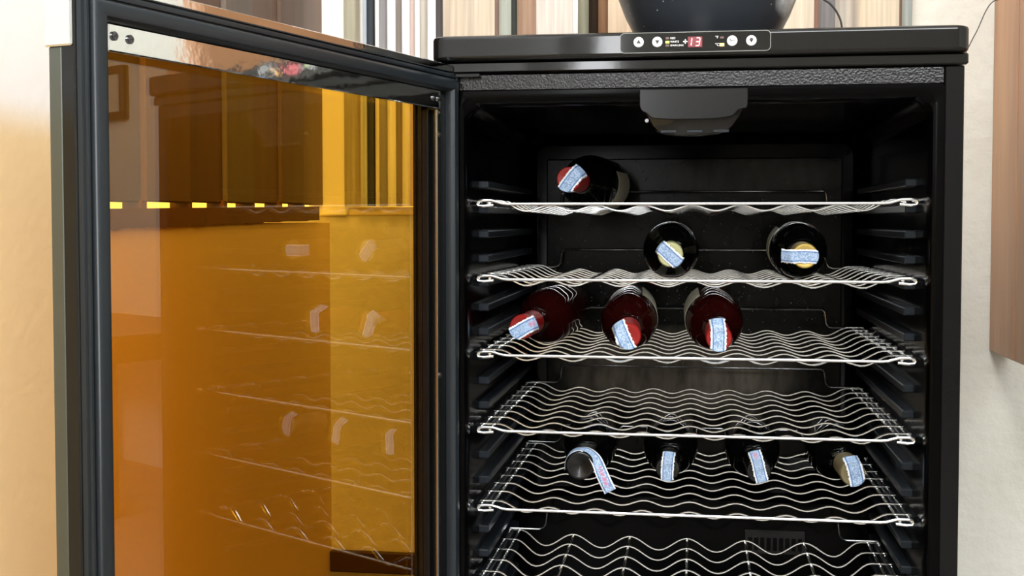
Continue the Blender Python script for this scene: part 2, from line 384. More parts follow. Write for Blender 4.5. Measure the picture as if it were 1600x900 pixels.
# things further along the back wall that the glass door mirrors
fr = empty('picture_frame', (1.64, 0.655, ZO+0.25))
tag(fr, 'small dark wooden frame on the wall, mirrored at the left of the glass door', 'picture frame')
dw = mat('dark_wood', srgb(74, 46, 30), 0.4)
f_ = MB(); f_.box(1.54, 1.74, 0.64, 0.659, 0.245, 0.265, 0.002).box(1.54, 1.74, 0.64, 0.659, 0.365, 0.385, 0.002).box(1.54, 1.56, 0.64, 0.659, 0.265, 0.365, 0.002).box(1.72, 1.74, 0.64, 0.659, 0.265, 0.365, 0.002)
link('frame', f_.mesh('frame', dw, at_root(fr), False), fr)
link('picture', MB().box(1.56, 1.72, 0.648, 0.657, 0.265, 0.365).mesh('picture', M['label'], at_root(fr), False), fr)
tb = empty('side_table', (1.25, 0.42, 0))
tag(tb, 'low dark wooden table mirrored at the lower left of the glass door', 'table')
link('tabletop', MB().box(0.98, 1.66, 0.22, 0.63, -0.285, -0.262, 0.003).mesh('tabletop', dw, at_root(tb), False), tb)
link('apron', MB().box(1.02, 1.62, 0.26, 0.60, -0.325, -0.2855, 0.002).mesh('apron', dw, at_root(tb), False), tb)
for x in (1.01, 1.58):
    for y in (0.25, 0.56): link('leg', MB().box(x, x+0.055, y, y+0.055, FLOOR, -0.2855, 0.002).mesh('leg', dw, at_root(tb), False), tb)

# ------------------------------------------------------------------ the wine cooler
YF = -0.042
cool = empty('wine_cooler', (0, 0.25, 0))
tag(cool, 'black wine cooler with its amber glass door standing open', 'wine cooler')
cf = at_root(cool)
def part(name, mb, m, parent=None, smooth=True, label=None):
    o = link(name, mb.mesh(name, m, cf, smooth), parent or cool)
    if label: o['label'] = label
    return o
HB = -0.640                                                               # underside of the body
bd = MB()
bd.box(-0.299, -0.2785, YF, 0.56, HB, 0.151, 0.0012); bd.box(0.2785, 0.299, YF, 0.56, HB, 0.151, 0.0012)
bd.box(-0.2785, 0.2785, 0.53, 0.56, HB, 0.151); bd.box(-0.2785, 0.2785, -0.03, 0.53, 0.132, 0.150); bd.box(-0.2785, 0.2785, -0.03, 0.53, HB, -0.612)
part('cabinet', bd, M['body'], smooth=False)
part('top_band', MB().box(-0.278, 0.2775, YF, -0.01, 0.1315, 0.1505, 0.001), M['leather'], smooth=False, label='pebbled black band across the top of the opening')
for x in (-0.26, 0.26):
    for y in (0.0, 0.50):
        part('foot', MB().lathez([(0.0, -ZO), (0.02, -ZO), (0.02, -ZO+0.006), (0.012, -ZO+0.010), (0.012, HB), (0, HB)], 20, c=(x, y)), M['satin_black'])
part('lip', MB().box(-0.302, 0.302, YF-0.006, 0.55, 0.1515, 0.1645, 0.002), M['gloss_black'])
# liner: rounded rectangle rings going into the cavity
def rrect(x0, x1, z0, z1, r, n=8):
    out = []
    for cx, cz, a0 in ((x1-r, z1-r, 0), (x0+r, z1-r, PI/2), (x0+r, z0+r, PI), (x1-r, z0+r, 1.5*PI)):
        for k in range(n+1):
            a = a0+PI/2*k/n; out.append((cx+r*math.cos(a), cz+r*math.sin(a)))
    return out
def rings(specs, close_end=False):
    vs_ = []; fs = []
    n = None
    for x0, x1, z0, z1, r, y in specs:
        R = rrect(x0, x1, z0, z1, r); n = len(R)
        vs_ += [(x, y, z) for x, z in R]
    for i in range(len(specs)-1):
        for k in range(n): fs.append((i*n+k, i*n+(k+1) % n, (i+1)*n+(k+1) % n, (i+1)*n+k))
    if close_end: fs.append(tuple((len(specs)-1)*n+k for k in range(n)))
    return vs_, fs
LB = -0.600
v_, f_ = rings([(-0.278, 0.2782, LB-0.012, 0.131, 0.003, -0.038), (-0.278, 0.2782, LB-0.012, 0.131, 0.004, -0.0415), (-0.2705, 0.2705, LB-0.006, 0.1235, 0.012, -0.0418), (-0.2665, 0.2665, LB-0.003, 0.1175, 0.018, -0.0400), (-0.2642, 0.2642, LB, 0.1145, 0.022, -0.0345), (-0.2635, 0.2635, LB, 0.1135, 0.024, -0.02), (-0.266, 0.266, LB, 0.112, 0.024, 0.50), (-0.25, 0.25, LB+0.02, 0.10, 0.02, 0.515)], True)
part('liner', MB().add(v_, f_), M['liner'])
part('compressor_step', MB().box(-0.262, 0.262, 0.315, 0.505, LB+0.002, -0.415, 0.012), M['liner'])
vt = MB(); vt.box(0.078, 0.164, 0.3135, 0.3155, -0.502, -0.466, 0.0008)
vent = part('vent_grille', vt, M['satin_black'], smooth=False)
for i in range(9):
    part('slot', MB().box(0.083+0.0088*i, 0.0885+0.0088*i, 0.3122, 0.3138, -0.496, -0.478, 0.0005), M['liner'], vent, smooth=False)
# ribbed rails on the side walls
rail_l = MB().box(-0.2655, -0.2515, 0.045, 0.47, -0.0045, 0.0045, 0.0012).mesh('rail', M['rail'], None, False)
rail_r = MB().box(0.2515, 0.2655, 0.045, 0.47, -0.0045, 0.0045, 0.0012).mesh('rail', M['rail'], None, False)
SZ = [-0.0010, -0.0925, -0.1850, -0.2777, -0.3738, -0.4660]
rail_z = [SZ[0]+0.031-0.006]
for i in range(6):
    step = (SZ[i+1]-SZ[i])/3 if i < 5 else -0.031
    for q in range(3): rail_z.append(SZ[i]-0.0065+step*q)
for z in rail_z:
    for me in (rail_l, rail_r):
        o = link('rail', me, cool, (0, -0.25, z+ZO))
# evaporator plate with frost and droplets
def plate_mat():
    m, nt, b = nodes('frosted_back_plate'); b.inputs['Roughness'].default_value = 0.22; b.inputs['Specular IOR Level'].default_value = 0.1
    tc = N(nt, 'ShaderNodeTexCoord')
    no = N(nt, 'ShaderNodeTexNoise'); no.inputs['Scale'].default_value = 9; no.inputs['Detail'].default_value = 5
    mp = N(nt, 'ShaderNodeMapping'); mp.inputs['Scale'].default_value = (1.6, 1, 0.7)
    nt.links.new(tc.outputs['Object'], mp.inputs[0]); nt.links.new(mp.outputs[0], no.inputs['Vector'])
    cr = N(nt, 'ShaderNodeValToRGB'); cr.color_ramp.elements[0].position = 0.40; cr.color_ramp.elements[1].position = 0.72
    cr.color_ramp.elements[0].color = (0.0007, 0.0007, 0.0006, 1); cr.color_ramp.elements[1].color = (0.008, 0.0075, 0.006, 1)
    nt.links.new(no.outputs[0], cr.inputs[0]); prev = cr.outputs[0]
    n2 = N(nt, 'ShaderNodeTexNoise'); n2.inputs['Scale'].default_value = 1; n2.inputs['Detail'].default_value = 7
    m2 = N(nt, 'ShaderNodeMapping'); m2.inputs['Scale'].default_value = (70, 1, 22); nt.links.new(tc.outputs['Object'], m2.inputs[0]); nt.links.new(m2.outputs[0], n2.inputs['Vector'])
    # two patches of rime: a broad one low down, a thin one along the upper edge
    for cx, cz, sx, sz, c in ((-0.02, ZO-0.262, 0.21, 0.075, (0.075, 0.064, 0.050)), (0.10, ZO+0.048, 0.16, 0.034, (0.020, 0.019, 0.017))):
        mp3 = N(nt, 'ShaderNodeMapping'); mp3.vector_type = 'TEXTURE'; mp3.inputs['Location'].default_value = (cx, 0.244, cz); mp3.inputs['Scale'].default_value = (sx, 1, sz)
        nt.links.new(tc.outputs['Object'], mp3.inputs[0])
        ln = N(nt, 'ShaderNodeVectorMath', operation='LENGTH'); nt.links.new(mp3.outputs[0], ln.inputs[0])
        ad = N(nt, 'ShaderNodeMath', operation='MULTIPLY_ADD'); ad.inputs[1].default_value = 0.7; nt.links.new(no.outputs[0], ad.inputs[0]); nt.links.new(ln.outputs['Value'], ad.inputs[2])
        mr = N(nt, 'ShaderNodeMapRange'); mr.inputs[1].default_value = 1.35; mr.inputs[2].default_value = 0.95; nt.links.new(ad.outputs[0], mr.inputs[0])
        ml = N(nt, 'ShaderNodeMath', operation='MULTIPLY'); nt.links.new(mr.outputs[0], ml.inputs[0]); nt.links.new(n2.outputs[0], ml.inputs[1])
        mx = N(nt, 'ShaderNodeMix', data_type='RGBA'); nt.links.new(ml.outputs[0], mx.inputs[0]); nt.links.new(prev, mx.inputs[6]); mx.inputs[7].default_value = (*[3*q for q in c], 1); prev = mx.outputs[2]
    nt.links.new(prev, b.inputs['Base Color'])
    return m
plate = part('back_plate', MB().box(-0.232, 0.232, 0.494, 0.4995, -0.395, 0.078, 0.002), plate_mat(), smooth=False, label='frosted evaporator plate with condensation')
dr = MB(); rd = random.Random(11)
oc = [(1, 0, 0), (-1, 0, 0), (0, -1, 0), (0, 0, 1), (0, 0, -1), (0.7, -0.7, 0.0), (-0.7, -0.7, 0), (0, -0.7, 0.7), (0, -0.7, -0.7)]
for i in range(520):
    x = rd.uniform(-0.225, 0.225); z = rd.uniform(-0.20, 0.072); r = rd.choice((0.0007, 0.0009, 0.0012, 0.0016))
    vs_ = []; fs = []
    for j in range(6):
        a = 2*PI*j/6; vs_ += [(x+r*math.cos(a), 0.494, z+r*math.sin(a)), (x+0.7*r*math.cos(a), 0.494-0.7*r, z+0.7*r*math.sin(a))]
    vs_.append((x, 0.494-r, z))
    for j in range(6):
        k = (j+1) % 6; fs += [(2*j, 2*k, 2*k+1, 2*j+1), (2*j+1, 2*k+1, 12)]
    dr.add(vs_, fs)
dp = part('water_droplets', dr, mat('water_drop', (0.06, 0.06, 0.055), 0.10, spec=0.5), plate); dp['kind'] = 'stuff'
# interior lamp housing under the top edge
lh = [(-0.0597, 0.1290), (-0.0597, 0.1115), (-0.0588, 0.1075), (-0.0565, 0.1045), (-0.0530, 0.1030), (-0.0505, 0.1010), (-0.0478, 0.0982), (-0.0440, 0.0965), (-0.030, 0.0952), (-0.002, 0.0945), (0.026, 0.0952), (0.041, 0.0970), (0.0462, 0.0985), (0.0492, 0.1015), (0.0520, 0.1048), (0.0560, 0.1062), (0.0612, 0.1072), (0.0624, 0.1110), (0.0624, 0.1290)]
lamp = part('lamp_housing', MB().prism(lh, -0.050, -0.012, bev=0.0008), M['satin_black'], smooth=False)
ll = [(-0.0560, 0.108), (-0.0510, 0.098), (-0.0450, 0.0880), (-0.040, 0.0825), (-0.030, 0.0795), (0.0, 0.0770), (0.030, 0.0795), (0.040, 0.0825), (0.0460, 0.0880), (0.0530, 0.098), (0.0580, 0.108)]
part('lamp_lens', MB().prism(ll, -0.040, -0.006, bev=0.002), M['gloss_black'], lamp)
part('round_cap', MB().tube([(0.0135, -0.0503, 0.112), (0.0135, -0.0498, 0.112)], 0.0150, 28), M['satin_black'], lamp, smooth=False)
for x in (-0.036, -0.006, 0.024):
    part('slot', MB().box(x, x+0.018, -0.0405, -0.036, 0.0800, 0.0832, 0.0005), M['trim_grey'] if False else M['rail'], lamp, smooth=False)
part('screw', MB().tube([(-0.0515, -0.0445, 0.094), (-0.0515, -0.0400, 0.094)], 0.0022, 12), M['screw'], lamp)
# top cover: rounded front corners, rolled edges
def cover_outline(inset, n=10):
    x, y0, y1, r = 0.3015-inset, -0.062+inset, 0.560-inset, 0.016
    pts = []
    for cx, cy, a0 in ((-x+r, y0+r, PI), (x-r, y0+r, 1.5*PI)):
        for k in range(n+1):
            a = a0+PI/2*k/n; pts.append((cx+r*math.cos(a), cy+r*math.sin(a)))
    return pts + [(x, y1), (-x, y1)]
cvs = []; cfs = []; lev = [(0.006, 0.1645), (0.0022, 0.1650), (0.0006, 0.1665), (0, 0.1690), (0, 0.1702), (0, 0.1715), (0, 0.1870), (0, 0.1883), (0, 0.1895), (0.0008, 0.1918), (0.0030, 0.1932), (0.012, 0.1935)]
for ins, z in lev:
    R = cover_outline(ins); n = len(R); cvs += [(x, y, z) for x, y in R]
for i in range(len(lev)-1):
    for k in range(n): cfs.append((i*n+k, i*n+(k+1) % n, (i+1)*n+(k+1) % n, (i+1)*n+k))
cfs += [tuple(reversed(range(n))), tuple((len(lev)-1)*n+k for k in range(n))]
cover = part('top_cover', MB().add(cvs, cfs), M['gloss_black'])
# control panel on the cover's front edge
YP = -0.0623
cp = part('control_panel', MB().prism(rrect(-0.0814, 0.0864, 0.1690, 0.1915, 0.005), YP-0.0004, YP+0.0015), M['gloss_black'])
ol_out = rrect(-0.0816, 0.0866, 0.1688, 0.1917, 0.0052); ol_in = rrect(-0.0810, 0.0860, 0.1694, 0.1911, 0.0046); n = len(ol_out)
part('outline', MB().add([(x, YP-0.0006, z) for x, z in ol_out]+[(x, YP-0.0006, z) for x, z in ol_in], [(k, (k+1) % n, n+(k+1) % n, n+k) for k in range(n)]), M['print_grey'], cp, smooth=False)
def text_mesh(s, size, x, z, m, name, shear=0.0, align='LEFT'):
    cu = bpy.data.curves.new('lettering', 'FONT'); cu.body = s; cu.size = size; cu.shear = shear; cu.align_x = align; cu.extrude = 0.00008
    o = bpy.data.objects.new('lettering', cu); COL.objects.link(o)
    dg = bpy.context.evaluated_depsgraph_get(); dg.update()
    me = bpy.data.meshes.new_from_object(o.evaluated_get(dg)); bpy.data.objects.remove(o)
    for v in me.vertices:
        a = v.co.copy(); v.co = cf(Vector((x+a.x, YP-0.0007-a.z, z+a.y)))
    me.materials.clear(); me.materials.append(m)
    return link(name, me, cp)
def button(x, z, icon):
    b_ = MB().tube([(x, YP+0.001, z), (x, YP-0.0012, z)], 0.0058, 28)
    b_.tube([(x, YP-0.0012, z), (x, YP-0.0016, z)], 0.0053, 28)
    y = YP-0.0018
    for q in icon: b_.add([(x+1.5*a, y, z+1.5*c) for a, c in q], [tuple(range(len(q)))], 1)
    part('button', b_, [M['white_plastic'], M['print_black']], cp)
circ = [(0.0013*math.cos(2*PI*k/14), 0.0007+0.0013*math.sin(2*PI*k/14)) for k in range(14)]
button(-0.0604, 0.1812, [[(-0.0016, -0.0010), (0.0016, -0.0010), (0, 0.0018)]])
button(-0.0394, 0.1810, [[(-0.0016, 0.0012), (0.0016, 0.0012), (0, -0.0018)]])
button(0.0441, 0.1806, [[(-0.0022, -0.0003), (-0.0020, -0.0006), (0.0022, 0.0003), (0.0020, 0.0006)], [(-0.0022, 0.0014), (-0.0019, 0.0017), (-0.0003, 0.0001), (-0.0006, -0.0002)]])
button(0.0652, 0.1804, [circ, [(-0.0006, -0.0012), (0.0006, -0.0012), (0.0005, 0.0002), (-0.0005, 0.0002)]])
for z, m_ in ((0.1848, 'led_off'), (0.1805, 'led_green'), (0.1768, 'led_off')):
    part('indicator_light', MB().box(-0.0302, -0.0258, YP-0.0010, YP, z-0.0013, z+0.0013, 0.0003), M[m_], cp)
for s, z in (('RED', 0.1838), ('WHITE', 0.1798), ('SPARKLING', 0.1758)):
    text_mesh(s, 0.0031 if s != 'SPARKLING' else 0.0029, -0.0248, z, M['print_white'], 'lettering')
part('plus_mark', MB().box(-0.0104, -0.0056, YP-0.0008, YP, 0.1802, 0.1814).box(-0.0086, -0.0074, YP-0.0008, YP, 0.1784, 0.1832), M['print_white'], cp, smooth=False)
part('display_window', MB().box(-0.0052, 0.0110, YP-0.0008, YP, 0.1742, 0.1862, 0.0003), M['led_glow'], cp)
dg_ = MB()
def seg7(x, z, segs, wd=0.0042, ht=0.0088, th=0.0012):
    sh = lambda px, pz: (px+(pz-z)*0.12, pz)
    S = {'a': (x, z+ht, 1), 'g': (x, z+ht/2, 1), 'd': (x, z, 1), 'f': (x, z+ht/2, 0), 'b': (x+wd, z+ht/2, 0), 'e': (x, z, 0), 'c': (x+wd, z, 0)}
    for k in segs:
        px, pz, hz = S[k]
        q = [(px+0.0003, pz-th/2), (px+wd-0.0003, pz-th/2), (px+wd-0.0003, pz+th/2), (px+0.0003, pz+th/2)] if hz else [(px-th/2, pz+0.0003), (px+th/2, pz+0.0003), (px+th/2, pz+ht/2-0.0003), (px-th/2, pz+ht/2-0.0003)]
        q = [sh(*c) for c in q]
        dg_.add([(a, YP-0.0012, c) for a, c in q]+[(a, YP-0.0008, c) for a, c in q], [(0, 1, 2, 3), (0, 4, 5, 1), (1, 5, 6, 2), (2, 6, 7, 3), (3, 7, 4, 0)])
seg7(-0.0058, 0.1759, 'bc'); seg7(0.0033, 0.1759, 'abgcd')
part('red_digits', dg_, M['led_red'], cp, smooth=False, label='glowing red number 13')
text_mesh('°F', 0.0042, 0.0252, 0.1834, M['print_white'], 'lettering'); text_mesh('°C', 0.0042, 0.0252, 0.1752, M['print_white'], 'lettering')
part('indicator_light', MB().box(0.0305, 0.0350, YP-0.0010, YP, 0.1832, 0.1856, 0.0003), M['led_off'], cp)
part('indicator_light', MB().box(0.0303, 0.0353, YP-0.0010, YP, 0.1748, 0.1780, 0.0003), M['led_orange'], cp)

# ------------------------------------------------------------------ the open door
TH = math.radians(-106.52)
DD = Vector((math.cos(TH), math.sin(TH), 0)); DN = Vector((-math.sin(TH), math.cos(TH), 0)); DH = Vector((-0.26537, -0.04589, 0))
def dl(v): return cf(DH + DD*v.x + DN*v.y + Vector((0, 0, v.z)))          # door space: x along the door, y out of its inner face
def dpart(name, mb, m, parent, smooth=True, label=None):
    o = link(name, mb.mesh(name, m, dl, smooth), parent)
    if label: o['label'] = label
    return o
DT, DB = 0.1605, -0.628
U0, U1 = 0.006, 0.600
def frame_sweep(x0, x1, z0, z1, prof):                                    # prof: (inset, y), swept round a rectangle with mitres
    vs_ = []; fs = []
    for ins, y in prof:
        vs_ += [(x0+ins, y, z0+ins), (x1-ins, y, z0+ins), (x1-ins, y, z1-ins), (x0+ins, y, z1-ins)]
    for i in range(len(prof)-1):
        for k in range(4): fs.append((4*i+k, 4*i+(k+1) % 4, 4*i+4+(k+1) % 4, 4*i+4+k))
    m = len(prof)-1
    for k in range(4): fs.append((4*m+k, 4*m+(k+1) % 4, (k+1) % 4, k))
    return vs_, fs
v_, f_ = frame_sweep(U0, U1, DB, DT, [(0.0, -0.0265), (0.0, -0.0130), (0.0015, -0.0120), (0.0340, -0.0120), (0.0345, -0.0290), (0.0430, -0.0300), (0.0430, -0.0360), (0.0, -0.0360)])
door = dpart('door', MB().add(v_, f_), M['gloss_black'], cool, label='open door frame with amber glass')
v_, f_ = frame_sweep(0.012, 0.586, DB+0.004, DT-0.004, [(0.0, -0.0392), (0.0, -0.0362), (0.040, -0.0362), (0.040, -0.0392)])
dpart('outer_panel', MB().add(v_, f_), M['gloss_black'], door, False)
gp = [(0.0, -0.0118), (0.0006, -0.0080), (0.0030, -0.0072), (0.0034, -0.0050), (0.0055, -0.0050), (0.0060, -0.0072), (0.0072, -0.0072), (0.0078, -0.0036), (0.0092, -0.0014), (0.0120, -0.0004), (0.0160, 0.0), (0.0195, -0.0006), (0.0212, -0.0030), (0.0220, -0.0072), (0.0220, -0.0118)]
v_, f_ = frame_sweep(0.002, 0.598, DB+0.009, 0.151, gp)
dpart('gasket', MB().add(v_, f_), M['gasket'], door, label='dark grey ribbed rubber gasket')
dpart('glass_pane', MB().box(0.047, 0.556, -0.0345, -0.0310, DB+0.044, 0.1165), M['amber'], door, False, 'amber tinted glass pane')
# polished strip with screws along the top, narrow strips at the sides
st = MB().box(0.0365, 0.566, -0.0158, -0.0112, 0.1075, 0.1288, 0.0010)
strip = dpart('top_strip', st, M['chrome'], door, False, 'polished steel strip along the top of the glass')
dpart('hinge_strip', MB().box(0.0362, 0.0430, -0.0158, -0.0126, DB+0.05, 0.107, 0.0006), M['dark_chrome'], door, False)
dpart('spacer', MB().box(0.0432, 0.0480, -0.0300, -0.0220, DB+0.05, 0.107, 0.0006), M['satin_black'], door, False)
def screw_mb(u, v, z):
    b_ = MB()
    for rr, a, c in ((0.0036, 0, 0.0012), (0.0030, 0.0012, 0.0020), (0.0018, 0.0020, 0.0025)):
        b_.tube([(u, v+a, z), (u, v+c, z)], rr, 16)
    b_.box(u-0.0017, u+0.0017, v+0.0025, v+0.0027, z-0.0003, z+0.0003, mi=1).box(u-0.0003, u+0.0003, v+0.0025, v+0.0027, z-0.0017, z+0.0017, mi=1)
    return b_
for u, z in ((0.5605, 0.1193), (0.5435, 0.1190), (0.0540, 0.1190), (0.0430, 0.1190)):
    dpart('screw', screw_mb(u, -0.0112, z), [M['screw'], M['print_black']], door)
for z in (0.103, 0.078, -0.20):
    dpart('screw', screw_mb(0.0392, -0.0126, z), [M['screw'], M['print_black']], door)
# aluminium edge strip and polished corner cap on the free edge
dpart('edge_trim', MB().box(0.5925, 0.6006, -0.0378, -0.0238, DB+0.01, 0.108, 0.0015), M['trim_grey'], door, False, 'grey aluminium strip on the free edge')
dpart('corner_cap', MB().box(0.5905, 0.6022, -0.0400, -0.0132, 0.1075, DT+0.0015, 0.0012), M['chrome'], door, False, 'polished corner cap')
dpart('top_rim', MB().box(U0+0.002, 0.600, -0.0125, -0.0095, 0.1525, DT, 0.0008), M['chrome'], door, False, 'mirror bright rim along the top edge')
# hinge under the cover
part('hinge', MB().box(-0.297, -0.245, YF-0.010, YF+0.02, 0.1462, 0.1512, 0.001).tube([(-0.279, -0.052, 0.130), (-0.279, -0.052, 0.1512)], 0.005, 14), M['satin_black'])

# ------------------------------------------------------------------ wire shelves
XL = 0.2584
def wave(x, pitch, n, crest, dip, plat, off=0.0):
    half = pitch*n/2
    a = abs(x-off)
    ends = half - pitch/2                                                 # outermost crest
    if a <= ends: return (crest+dip)/2 + (crest-dip)/2*math.cos(2*PI*(x-off)/pitch + (PI if n % 2 == 0 else 0))
    x1 = ends+pitch/2                                                     # outer dip
    if a <= x1: return (crest+dip)/2 + (crest-dip)/2*math.cos(PI*(a-ends)/(x1-ends))
    x2 = 0.2355
    if a <= x2: return (plat+dip)/2 - (plat-dip)/2*math.cos(PI*(a-x1)/(x2-x1))
    return plat
def wire_mesh(fn, r=0.00145, m=96):
    return MB().tube([(-XL+2*XL*k/m, 0, fn(-XL+2*XL*k/m)) for k in range(m+1)], r, 6).mesh('wire', M['wire'])
w_fine = wire_mesh(lambda x: wave(x, 0.0574, 7, -0.0012, -0.0080, 0.0047))
w_deep = wire_mesh(lambda x: wave(x, 0.0800, 5, 0.0010, -0.0165, 0.0047, -0.004))
def bar_mesh():
    P = []
    for s in (-1, 1):
        seq = [(0.238, -0.0012), (0.250, -0.0024), (0.2565, -0.0020), (0.2584, 0.0005), (0.2570, 0.0035), (0.250, 0.0044), (0.240, 0.0042), (0.234, 0.0026), (0.227, 0.0006), (0.220, 0.0)]
        P.append([(s*x, 0, z) for x, z in seq])
    return MB().tube(P[0]+list(reversed(P[1])), 0.0019, 8).mesh('front_bar', M['wire'])
bar_me = bar_mesh()
def rod_mesh(L, x): return MB().tube([(x, 0.0, 0.0018), (x, L, 0.0018)], 0.0017, 8).mesh('side_rod', M['wire'])
def guard_mesh(y, h=0.029):
    p = [(-0.258, y-0.004, 0.002), (-0.216, y, 0.001), (-0.210, y, 0.003), (-0.2065, y, 0.008), (-0.205, y, h-0.006), (-0.2035, y, h-0.002), (-0.199, y, h)]
    return MB().tube(p+[(-a, b, c) for a, b, c in reversed(p)], 0.0015, 8).mesh('rear_guard', M['wire'])
g_deep, g_short = guard_mesh(0.470), guard_mesh(0.272)
rods_long = [rod_mesh(0.45, x) for x in (-0.2560, -0.2425, 0.2425, 0.2560)]
rods_short = [rod_mesh(0.262, x) for x in (-0.2560, -0.2425, 0.2425, 0.2560)]
SLAB = ['topmost steel wire shelf carrying one bottle with a red capsule', 'second wire shelf from the top, carrying two dark bottles', 'third wire shelf from the top, carrying three rose bottles', 'fourth wire shelf from the top, with no bottles on it', 'fifth wire shelf from the top, carrying four black bottles', 'lowest wire shelf in view with deep scallops and no bottles']
for i, z in enumerate(SZ):
    sh = empty('wire_shelf', (0, 0, z+ZO), (-0.0065, 0, 0))
    tag(sh, SLAB[i], 'shelf', 'wire shelves in the wine cooler')
    link('front_bar', bar_me, sh)
    if i < 5:
        for k in range(9): link('wire', w_fine, sh, (0, 0.024 if k == 0 else 0.0288+0.0508*k, 0))
        for me in rods_long: link('side_rod', me, sh)
        link('rear_guard', g_deep, sh)
    else:
        for k in range(5): link('wire', w_deep, sh, (0, 0.036+0.0535*k, 0))
        for me in rods_short: link('side_rod', me, sh)
        for c in range(5):
            x = -0.004+0.080*(c-2)
            link('support_rod', MB().tube([(x, 0.0, -0.0016), (x, 0.255, -0.0016)], 0.0017, 8).mesh('support_rod', M['wire']), sh)
        link('rear_guard', g_short, sh)

# ------------------------------------------------------------------ bottles
RB = 0.0388
G_PROF = [(0.045, 0.0), (0.045, 0.0142), (0.080, 0.0146), (0.092, 0.0158), (0.102, 0.0190), (0.112, 0.0245), (0.122, 0.0302), (0.132, 0.0345), (0.144, 0.0374), (0.158, RB), (0.284, RB), (0.292, 0.0375), (0.298, 0.033), (0.300, 0.024), (0.294, 0.0)]
C_PROF = [(0.0012, 0.0), (0.0010, 0.009), (0.0, 0.0125), (0.0002, 0.0145), (0.0014, 0.0156), (0.0040, 0.0160), (0.0120, 0.0160), (0.0135, 0.0154), (0.0150, 0.0152), (0.066, 0.0156), (0.0662, 0.0146), (0.0662, 0.0)]
WIDE = [(t, r*1.22) for t, r in C_PROF]
WIDE[0] = (0.0042, 0.0); WIDE[1] = (0.0036, 0.0085)
glass_me = {k: MB().lathe(G_PROF, 56).mesh('glass', M[k]) for k in ('dark_glass', 'rose_glass')}
cap_me = {k: MB().lathe(C_PROF, 40).mesh('capsule', M[k]) for k in ('capsule_red', 'capsule_cream', 'capsule_gold', 'capsule_olive', 'capsule_black')}
cap_me['wide_black'] = MB().lathe(WIDE, 40).mesh('capsule', M['capsule_black'])
RC = 0.0160
def ribbon_face(phi, lp, ln, width, flp=0.12, fln=0.12, off=0.0, seed=1, red=False):
    """paper strip over the end of the capsule; phi = direction across the face"""
    e = (math.cos(phi), math.sin(phi)); f = (-math.sin(phi), math.cos(phi)); rd = random.Random(seed)
    ns, nw = 40, 8; vs_ = []; fs = []; uvs = []
    jit = [(rd.uniform(-1, 1)*0.0008, rd.uniform(-1, 1)*0.0008) for _ in range(ns+1)]
    for i in range(ns+1):
        s = -ln+(lp+ln)*i/ns
        for j in range(nw+1):
            wv = (j/nw-0.5)*width
            if j == 0: wv -= jit[i][0]
            if j == nw: wv += jit[i][1]
            wo = wv+off+0.0005*math.sin(s*130+seed*1.7)
            edge = math.sqrt(max(RC*RC-min(abs(wo), RC*0.97)**2, 1e-9))+0.0004
            ss = abs(s); sg = 1 if s >= 0 else -1; fl = flp if s >= 0 else fln
            ex = max(0.0, ss-edge); bend = min(1.0, ex/0.002)
            a = sg*(min(ss, edge)+ex*math.sin(fl)); t = -0.0010+0.0003*math.sin(s*420+seed)+ex*math.cos(fl)*bend
            vs_.append((a*e[0]+wo*f[0], t, a*e[1]+wo*f[1]))
    for i in range(ns):
        for j in range(nw):
            p = i*(nw+1)+j; fs.append((p, p+1, p+nw+2, p+nw+1))
            g_ = 1.0 if red else 0.69; uvs.append([(g_*i/ns, j/nw), (g_*i/ns, (j+1)/nw), (g_*(i+1)/ns, (j+1)/nw), (g_*(i+1)/ns, j/nw)])
    return MB().add(vs_, fs, 0, uvs)
def ribbon_path(pts, width):
    """pts: (centre, width direction)"""
    dense = []
    for i in range(len(pts)-1):
        p0 = pts[max(i-1, 0)]; p1 = pts[i]; p2 = pts[i+1]; p3 = pts[min(i+2, len(pts)-1)]
        for k in range(6):
            t = k/6
            def cr_(a, b, c, d): a, b, c, d = map(Vector, (a, b, c, d)); return 0.5*((2*b)+(c-a)*t+(2*a-5*b+4*c-d)*t*t+(3*b-a-3*c+d)*t**3)
            dense.append((cr_(p0[0], p1[0], p2[0], p3[0]), Vector(p1[1]).lerp(Vector(p2[1]), t).normalized()))
    dense.append((Vector(pts[-1][0]), Vector(pts[-1][1]).normalized()))
    vs_ = []; fs = []; uvs = []; nw = 4; n = len(dense)-1
    for c, d in dense:
        for j in range(nw+1): vs_.append(c+d*((j/nw-0.5)*width))
    for i in range(n):
        for j in range(nw):
            p = i*(nw+1)+j; fs.append((p, p+1, p+nw+2, p+nw+1))
            uvs.append([(i/n, j/nw), (i/n, (j+1)/nw), ((i+1)/n, (j+1)/nw), ((i+1)/n, j/nw)])
    return MB().add(vs_, fs, 0, uvs)
def bottle(mouth, body_x, glass, cap, strip_mb, label, group, body_dz=0.0, lab=None, span=0.20):
    x, y, z = mouth
    yw = math.atan2(-(body_x-x), span); tl = math.atan2(body_dz, span)
    root = empty('wine_bottle', (x, y, z+ZO), (tl, 0, yw))
    tag(root, label, 'bottle', group)
    g = link('glass', glass_me[glass], root); link('capsule', cap_me[cap], root)
    if strip_mb:
        s_ = link('tax_strip', strip_mb.mesh('tax_strip', M['strip']), root)
        so = s_.modifiers.new('thickness', 'SOLIDIFY'); so.thickness = 0.0003; so.offset = 0
        s_['label'] = 'pale blue paper tax strip with white edges'
    if lab:
        a0, a1, t0, t1 = lab
        pr = [(t0, RB+0.0001), (t0, RB+0.0004), (t1, RB+0.0004), (t1, RB+0.0001)]
        link('paper_label', MB().lathe(pr, 24, 0, math.radians(a0), math.radians(a1)).mesh('paper_label', M['label']), g)
    return root
R_ = math.radians
def AX(i): return SZ[i]-0.0080+0.0014+RB-0.0005
